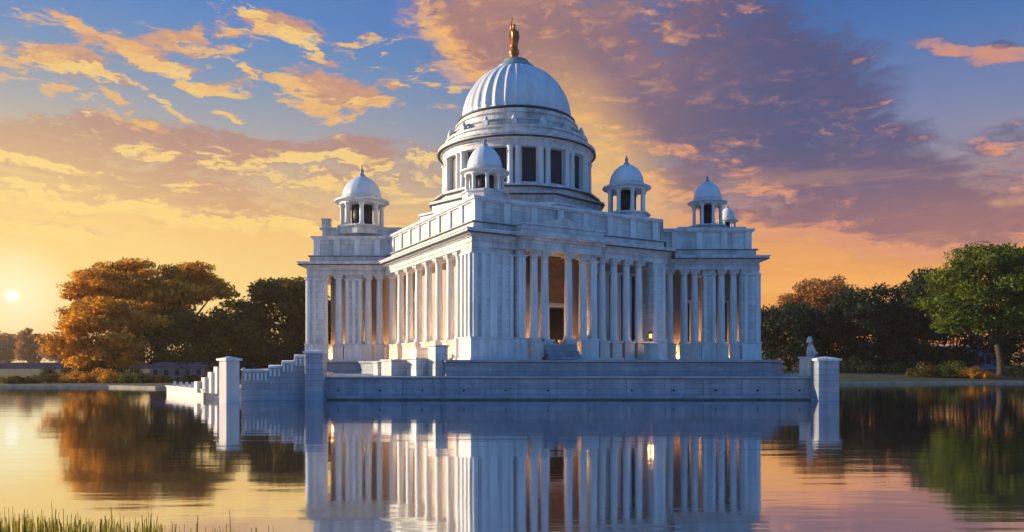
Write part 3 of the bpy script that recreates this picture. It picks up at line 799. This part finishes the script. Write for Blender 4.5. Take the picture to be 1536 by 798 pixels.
l.tube([(-.6,0,z+.15),(-.85,.1,z+.2),(-.8,.3,z+.4)],[.07,.05,.08],6)
lo_=l.build('lion_figure',M['sandstone'],e,split=False); lo_.location=(0,0,1.95); lo_.scale=(.8,.8,1.15)

# left water steps with curved balustrade
gh=empty('water_stairs',(-30,76,0)); tag(gh,'stone water stairs with a sagging curved balustrade between the two left piers','steps')
def lc(px,py,Y): v=at(px,py,Y); return (v.x+30,v.y-76,v.z)
Y0=73.
topc=[(362,554),(366,558),(402,558),(403,552),(422,552),(423,545),(441,545),(442,536),(460,536)]
w_=MB(); n=len(topc)
fr_=[lc(px,py,Y0+ (px-364)*.02) for px,py in topc]
vs=[];
for (x,y,z) in fr_: vs+= [(x,y,-.8),(x,y,z),(x,y+.5,z),(x,y+.5,-.8)]
fs=[]
for i in range(n-1):
    a=i*4;b=a+4
    fs+=[(a,b,b+1,a+1),(a+1,b+1,b+2,a+2),(a+2,b+2,b+3,a+3)]
fs+=[(0,1,2,3),((n-1)*4+3,(n-1)*4+2,(n-1)*4+1,(n-1)*4)]
w_.add(vs,fs); w_.build('stair_wall',M['plinth'],gh)
rl=MB(); rl.tube([(x,y+.25,z+.1) for x,y,z in fr_],[.2]*n,8); rl.build('balustrade_rail',M['trim'],gh)
bl_=MB()
for i in range(n-1):
    nq=int((topc[i+1][0]-topc[i][0])/6)
    for q in range(nq):
        f=(q+.5)/nq; a=Vector(fr_[i]);b=Vector(fr_[i+1]); p=a.lerp(b,f); bl_.box((p.x,p.y-.05,p.z-.45),(.16,.16,.7))
bl_.build('baluster',M['trim'],gh)
stt=MB()
for i in range(8):
    p=lc(372+11*i,590,76+.5*i); stt.box((p[0]+.4,p[1]+2,-.5+.17*i+.2),(7.0-.4*i,5,1.2+.33*i))
stt.build('stair_flight',M['sandstone'],gh)
ls=empty('landing_stage',(-36,84,0)); tag(ls,'low sunlit stone landing stage running left along the water from the outer pier','landing stage')
def ll(px,py,Y): v=at(px,py,Y); return (v.x+36,v.y-84,v.z)
lm=MB()
a=ll(250,580,92); b=ll(338,580,84)
lm.prism([(a[0],a[1]),(b[0],b[1]-6),(b[0]+2,b[1]+8),(a[0]+2,a[1]+6)],-.8,.85); lm.prism([(a[0]-.1,a[1]-.15),(b[0],b[1]-6.15),(b[0]+2,b[1]+8.1),(a[0]+1.9,a[1]+6.1)],.85,1.0)
lm.build('platform',M['sandstone'],ls)
lm=MB()
for i,(px,pt,pb_) in enumerate([(301,572,582),(312,566,582),(322,558,582),(331,550,582)]):
    p=ll(px,pt,80-i*1.3); lm.box((p[0],p[1],p[2]/2+.3),(1.0,2.2,p[2]-.6),R(30))
lm.build('stair_block',M['sandstone'],ls,bevel=.03)
lm=MB()
for i in range(5):
    p=ll(262+i*9,576,91-i*1.6); lm.box((p[0],p[1],1.25),(.25,.25,.5))
lm.build('stage_post',M['trim'],ls)

# lanterns: one standing on a pedestal, the others added on the colonnade floors to make the warm glow
def lantern(loc_,label,power=60,sc=1,group='added amber lanterns glowing inside the colonnades',cat='lantern'):
    e=empty('lantern',loc_); e.scale=(sc,)*3
    tag(e,label,cat,group)
    b=MB(); b.lathe([(.22,0),(.26,.05),(.12,.12),(.10,.3),(.24,.36),(.26,.42)],12); 
    b.lathe([(.30,.98),(.32,1.04),(.16,1.2),(.05,1.3),(.04,1.45)],12)
    for i in range(6):
        a=R(60*i); b.tube([(.24*math.cos(a),.24*math.sin(a),.42),(.26*math.cos(a),.26*math.sin(a),.98)],[.02,.02],5)
    b.build('lantern_frame',M['metal'],e)
    g_=MB(); g_.lathe([(.16,.44),(.19,.6),(.19,.8),(.15,.96)],12); g_.build('lamp_glass',M['lampglow'],e)
    ld=bpy.data.lights.new('lantern_light','POINT'); ld.energy=power; ld.color=(1,.55,.22); ld.shadow_soft_size=.3
    lo=bpy.data.objects.new('lantern_light',ld); COL.objects.link(lo); lo.parent=e; lo.location=(0,0,.7)
    return e
q=ap+at_*24.4+an*.35
pd=MB(); 
LX=at(976,505,90.6)
stone_pier(LX.x,LX.y,1.15,Z0,ZP-.4,'low pale stone pedestal in front of the right end of the colonnade, carrying a lantern',arz,'sandstone')
lantern((LX.x,LX.y,ZP-.02),'small amber lantern standing on a pedestal near the right end of the portico colonnade',130,.9,group=None)
def on(P,Q,s,d=1.95):
    p,t,nn,rz,_=frame_axis(P,Q); v=p+t*s-nn*d; return (v.x,v.y,Z0)
spots=[(on(B,A,2.9),'added amber floor lantern between far columns of the sunny left colonnade',3600),(on(B,A,9.7),'added amber floor lantern behind the third gap of the left colonnade',3600),(on(B,A,16.5),'added amber floor lantern inside the middle of the left colonnade',3600),(on(B,A,23.0),'added amber floor lantern nearest the corner pier in the left colonnade',3600),
 (on(A,D,7.9),'added amber floor lantern left of the portico door',3400),(on(A,D,13.2),'added amber floor lantern right of the portico door',3200),
 (on(E,Fp,1.6),'added amber floor lantern at the inner end of the right wing',3600),(on(E,Fp,8.2),'added amber floor lantern at the outer end of the right wing',3600),
 (on(C,B,3.4),'added amber floor lantern between columns at the outer end of the left wing',3200),(on(C,B,9.2),'added amber floor lantern at the inner end of the left wing',3400)]
for p,lb,pw in spots: lantern(p,lb,pw)

# ---------------------------------------------------------------- far walls & low buildings
def low_house(name,x0,x1,y,d,z0,z1,wm_,rm_,label,wins=6,cat='building'):
    e=empty(name,((x0+x1)/2,y,z0)); tag(e,label,cat); w=x1-x0;h=z1-z0
    b=MB(); b.box((0,d/2,h/2),(w,d,h)); o=b.build('wall',wm_,e)
    r_=MB(); r_.add([(-w/2-.4,-.4,h),(w/2+.4,-.4,h),(w/2+.4,d+.4,h),(-w/2-.4,d+.4,h),(-w/2,d/2,h+.8),(w/2,d/2,h+.8)],[(0,1,5,4),(2,3,4,5),(1,2,5),(3,0,4),(3,2,1,0)]); r_.build('roof',rm_,e)
    for i in range(wins):
        p=MB(); x=-w/2+w*(i+.5)/wins; p.box((x,-.02,h*.5),(w/wins*.35,.12,h*.45)); p.build('window',M['glass'],e)
v0=at(225,555,132);v1=at(306,555,132)
low_house('lakeside_shed',v0.x,v1.x,132,6,1.1,3.2,M['purple_wall'],M['roof'],'low mauve shed under the dark trees on the left bank',5,'shed')
v0=at(1250,545,184);v1=at(1372,545,184)
low_house('lakeside_shed',v0.x,v1.x,184,6,2.2,4.6,M['blue_wall'],M['blue_wall'],'long low blue-grey shed beyond the lawn right of the terrace',8,'shed')
v0=at(1395,540,205);v1=at(1512,540,205)
low_house('pale_pavilion',v0.x,v1.x,205,10,2.2,8.0,M['blue_wall'],M['plinth'],'pale blue pavilion half hidden behind the big green tree',6)
# boundary wall far left
e=empty('boundary_wall',(-150,190,0)); tag(e,'long mauve boundary wall with pale coping beyond the far left bank','wall')
b=MB(); b.box((0,0,2.2),(150,.6,3.2)); b.build('wall_face',M['purple_wall'],e); b=MB(); b.box((0,0,3.95),(150.4,1.0,.3)); b.build('wall_coping',M['kerb'],e)

# ---------------------------------------------------------------- trees
def leaves_mesh(clumps,nleaf,size,flat=.5):
    # clumps: (c, r vec) arrays
    cs=np.array([c for c,_ in clumps]); rs=np.array([r for _,r in clumps])
    wgt=(rs[:,0]*rs[:,1]); wgt=wgt/wgt.sum()
    idx=rng.choice(len(clumps),nleaf,p=wgt)
    d=rng.normal(size=(nleaf,3)); d/=np.linalg.norm(d,axis=1)[:,None]
    rad=rng.random(nleaf)**.45
    pos=cs[idx]+d*rs[idx]*rad[:,None]*(1+rng.normal(size=(nleaf,1))*.06)
    nrm=d*.7+rng.normal(size=(nleaf,3))*.55; nrm[:,2]+=.35
    nrm/=np.linalg.norm(nrm,axis=1)[:,None]
    t=np.cross(nrm,rng.normal(size=(nleaf,3))); t/=np.linalg.norm(t,axis=1)[:,None]+1e-9
    b=np.cross(nrm,t); s=size*(.6+.8*rng.random(nleaf))[:,None]
    v=np.empty((nleaf,4,3)); v[:,0]=pos-t*s*.9; v[:,1]=pos-b*s*.45; v[:,2]=pos+t*s*.9; v[:,3]=pos+b*s*.45
    me=bpy.data.meshes.new('crown'); me.vertices.add(nleaf*4); me.vertices.foreach_set('co',v.reshape(-1))
    me.loops.add(nleaf*4); me.loops.foreach_set('vertex_index',np.arange(nleaf*4))
    me.polygons.add(nleaf); me.polygons.foreach_set('loop_start',np.arange(nleaf)*4); me.polygons.foreach_set('loop_total',np.full(nleaf,4))
    me.update(calc_edges=True); return me
def tree(name,label,cx,Y,zb,ztop,zlow,w,mat,depth=None,nsub=60,nleaf=16000,size=.34,sub=.17,flatk=.6,trunk_r=.5,shape=None,lean=0,cat='tree',trunk=True,tx=0,group=None,hollow=.55):
    """crown fills w wide, zlow..ztop; clumps sit near its surface with gaps"""
    e=empty(name,(cx,Y,zb)); tag(e,label,cat,group); depth=depth or w*.8
    hz=(ztop-zlow)/2; zc=(ztop+zlow)/2-zb
    cl=[]
    tries=0
    while len(cl)<nsub and tries<9000:
        tries+=1
        d=np.array([rng.uniform(-1,1),rng.uniform(-1,1),rng.uniform(-1,1)]); l=np.linalg.norm(d)
        if shape=='dense':
            l=max(math.hypot(d[0],d[1]),0) if d[2]<0 else l
            if d[2]<0 and d[2]>-.2 and False: continue
        if l>1 or l<hollow: continue
        if shape=='umbrella' and d[2]<-.25-.3*rng.random(): continue
        if shape=='dome' and d[2]<-.75: continue
        q=1 if shape!='dome' else (1.0-.10*max(0,d[2]))
        rr=sub*w*(.55+.8*rng.random())
        c=np.array([d[0]*(w/2-rr*.6)*q, d[1]*(depth/2-rr*.6), zc+d[2]*(hz-rr*flatk*.8)])
        cl.append((c,np.array([rr,rr,rr*flatk])))
    me=leaves_mesh(cl,nleaf,size); me.materials.append(mat)
    o=bpy.data.objects.new('crown',me); COL.objects.link(o); o.parent=e
    if trunk:
        t=MB(); fork=Vector((tx*.6,0,max(1.0,(zlow-zb)*.85+hz*.15)))
        t.tube([(tx,0,-.5),(tx,0,.4),(tx*.9,0,fork.z*.5),fork],[trunk_r*1.5,trunk_r*1.1,trunk_r*.95,trunk_r*.8],10)
        for i in rng.choice(len(cl),min(14,len(cl)),replace=False):
            c=Vector(cl[i][0]); mid=fork.lerp(c,.5)+Vector((rng.normal()*.05*w*.5,rng.normal()*.3,-hz*.12))
            t.tube([fork-Vector((0,0,.4)),mid,c],[trunk_r*.5,trunk_r*.28,trunk_r*.08],7)
        t.build('trunk',M['bark'],e)
    return e
def px_tree(name,label,x0,x1,yt,yb,Y,mat,zb=2.2,**k):
    a=at(x0,yt,Y);b=at(x1,yb,Y)
    return tree(name,label,(a.x+b.x)/2,Y,zb,a.z,max(zb+.1,b.z),b.x-a.x,mat,**k)
px_tree('rain_tree','wide flat-topped golden tree with layered crown left of the memorial',104,374,384,500,152,M['leaf_gold'],shape='umbrella',nsub=105,nleaf=36000,sub=.085,flatk=.34,size=.42,trunk_r=.8,depth=24,hollow=.3)
px_tree('spreading_tree','low golden-brown spreading tree nearest the sun on the left bank',66,262,432,572,138,M['leaf_gold'],zb=.9,nsub=90,nleaf=26000,sub=.12,flatk=.5,size=.36,depth=17,shape='dome')
px_tree('spreading_tree','dark low tree filling the gap beneath the flat-topped golden tree',205,430,458,560,142,M['leaf_mid'],zb=1.2,nsub=80,nleaf=26000,sub=.11,flatk=.6,size=.38,depth=14,shape='dense')
px_tree('dense_tree','tall dense olive-green tree touching the left wing of the memorial',345,520,403,556,150,M['leaf_mid'],nsub=100,nleaf=30000,sub=.13,flatk=.5,size=.4,depth=20,shape='dense')
px_tree('round_tree','round bronze-brown tree far behind the right end of the terrace',1170,1297,406,510,205,M['leaf_brown'],nsub=80,nleaf=20000,sub=.15,flatk=.55,size=.42,shape='dome')
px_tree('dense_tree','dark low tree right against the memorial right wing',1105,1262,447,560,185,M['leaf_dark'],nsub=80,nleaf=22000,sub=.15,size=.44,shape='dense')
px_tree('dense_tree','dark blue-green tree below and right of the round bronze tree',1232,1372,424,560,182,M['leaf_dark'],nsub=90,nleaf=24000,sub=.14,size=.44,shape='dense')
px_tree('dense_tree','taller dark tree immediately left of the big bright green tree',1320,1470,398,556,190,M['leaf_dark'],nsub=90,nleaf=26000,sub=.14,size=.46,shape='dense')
px_tree('spreading_tree','big bright green tree at the right edge of the view with a forked trunk',1384,1585,356,520,150,M['leaf_green'],zb=2.0,nsub=110,nleaf=36000,sub=.115,flatk=.5,size=.36,trunk_r=.62,tx=2.2,shape='dome',depth=22)
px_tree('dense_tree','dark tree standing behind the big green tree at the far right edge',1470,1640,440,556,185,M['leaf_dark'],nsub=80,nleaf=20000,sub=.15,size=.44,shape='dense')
px_tree('far_tree','hazy orange far tree at the left edge below the sun',-60,62,498,552,420,M['leaf_haze'],nsub=60,nleaf=12000,sub=.14,size=.8,shape='dome')
px_tree('far_tree','hazy orange far tree just right of the sun behind the boundary wall',22,70,489,552,400,M['leaf_haze'],nsub=50,nleaf=10000,sub=.16,size=.7,shape='dome')
px_tree('far_tree','hazy orange far tree between the boundary wall and the golden trees',60,130,505,552,390,M['leaf_haze'],nsub=50,nleaf=10000,sub=.16,size=.7,shape='dome')
# trees closing the gaps behind (seen in slivers)
px_tree('dense_tree','dark tree behind the left colonnade wing seen beside the olive-green tree',420,560,440,556,175,M['leaf_dark'],nsub=60,nleaf=14000,sub=.16,size=.5,shape='dense')
# bushes
def bush(lb,x,Y,w,h,mt,group=None,n=2600,dep=None):
    zg=groundZ(x,Y)-.1
    e=empty('bush',(x,Y,zg)); tag(e,lb,'bush',group); dep=dep or w*.8; cl=[]
    for q in range(26):
        a=rng.uniform(0,2*math.pi); r=math.sqrt(rng.random()); hh=h*(1-.55*r*r)*rng.uniform(.75,1.05); rr=h*.3*rng.uniform(.7,1.3)
        for zz in (hh-rr*.7,hh*.42):
            cl.append((np.array([math.cos(a)*r*w/2,math.sin(a)*r*dep/2,max(rr*.5,zz)]),np.array([rr*1.2,rr*1.2,rr*.9])))
    me=leaves_mesh(cl,n,.17); me.materials.append(M[mt]); o=bpy.data.objects.new('foliage',me); COL.objects.link(o); o.parent=e
    t=MB()
    for q in range(5):
        c=cl[q*4][0]; t.tube([(c[0]*.2,c[1]*.2,-.1),(c[0]*.6,c[1]*.6,c[2]*.5),tuple(c)],[.07,.05,.02],5)
    t.build('stem',M['bark'],e,split=False); return e
bl=[(24,126,6.5,1.5,'leaf_mid','low olive bush at the far left edge before the mauve boundary wall'),
    (70,127,5.0,1.9,'leaf_mid','olive bush between the boundary wall and the golden spreading tree'),
    (108,128,6.0,2.0,'leaf_gold','low golden bush beneath the left side of the golden spreading tree'),
    (152,127,7.0,2.4,'leaf_gold','rounded golden bush in front of the golden spreading tree trunk'),
    (197,125,3.8,1.8,'leaf_green','bright yellow-green bush just left of the mauve shed'),
    (236,123,4.6,1.3,'leaf_mid','small olive bush at the foot of the mauve shed'),
    (285,122,5.5,1.2,'leaf_dark','small dark bush right of the mauve shed by the water'),
    (1384,158,6.2,3.2,'leaf_mid','olive bush at the left foot of the big green tree'),
    (1424,157,7.0,3.9,'leaf_green','large rounded yellow-green bush beneath the big green tree'),
    (1462,155,5.6,2.6,'leaf_gold','low golden bush right of the large rounded yellow-green bush'),
    (1165,140,6.0,2.6,'leaf_dark','dark bush on the bank behind the terrace right end'),
    (1275,170,12.,4.2,'leaf_dark','wide dark bush before the blue-grey shed right of the terrace pier'),
    (1345,172,10.,3.6,'leaf_dark','dark bush left of the olive bush on the right lawn'),
    (1530,160,8.0,3.4,'leaf_dark','dark bush at the right edge beyond the big green tree trunk')]
for (px,Y,w,h,mt,lb) in bl: bush(lb,at(px,550,Y).x,Y,w,h,mt,n=3600)
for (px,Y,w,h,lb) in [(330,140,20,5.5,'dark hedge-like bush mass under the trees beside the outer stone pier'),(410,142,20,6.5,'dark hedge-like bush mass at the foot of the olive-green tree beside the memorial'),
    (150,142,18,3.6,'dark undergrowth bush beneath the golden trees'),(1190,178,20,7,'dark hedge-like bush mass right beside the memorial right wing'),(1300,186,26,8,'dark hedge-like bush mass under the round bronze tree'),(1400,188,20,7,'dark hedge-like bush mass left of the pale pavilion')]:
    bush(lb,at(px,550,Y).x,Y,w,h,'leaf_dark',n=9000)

hm,hnt,hout=newmat('haze_air')
pv=N(hnt,'ShaderNodeVolumePrincipled'); pv.inputs['Color'].default_value=(1,.78,.55,1); pv.inputs['Density'].default_value=HAZE; pv.inputs['Anisotropy'].default_value=.35
hnt.links.new(pv.outputs[0],hout.inputs['Volume'])
if HAZE: tag(MB().box((0,1975,24.5),(7200,4090,55)).build('haze',hm),kind='stuff')
# ---------------------------------------------------------------- output
scene.view_settings.view_transform='Standard'; scene.view_settings.look='None'; scene.view_settings.gamma=1; scene.view_settings.exposure=.45
scene.view_settings.use_curve_mapping=False
scene.render.engine='CYCLES'
cy=scene.cycles; cy.use_denoising=True; cy.max_bounces=6; cy.diffuse_bounces=3; cy.glossy_bounces=3; cy.transmission_bounces=3; cy.sample_clamp_indirect=6
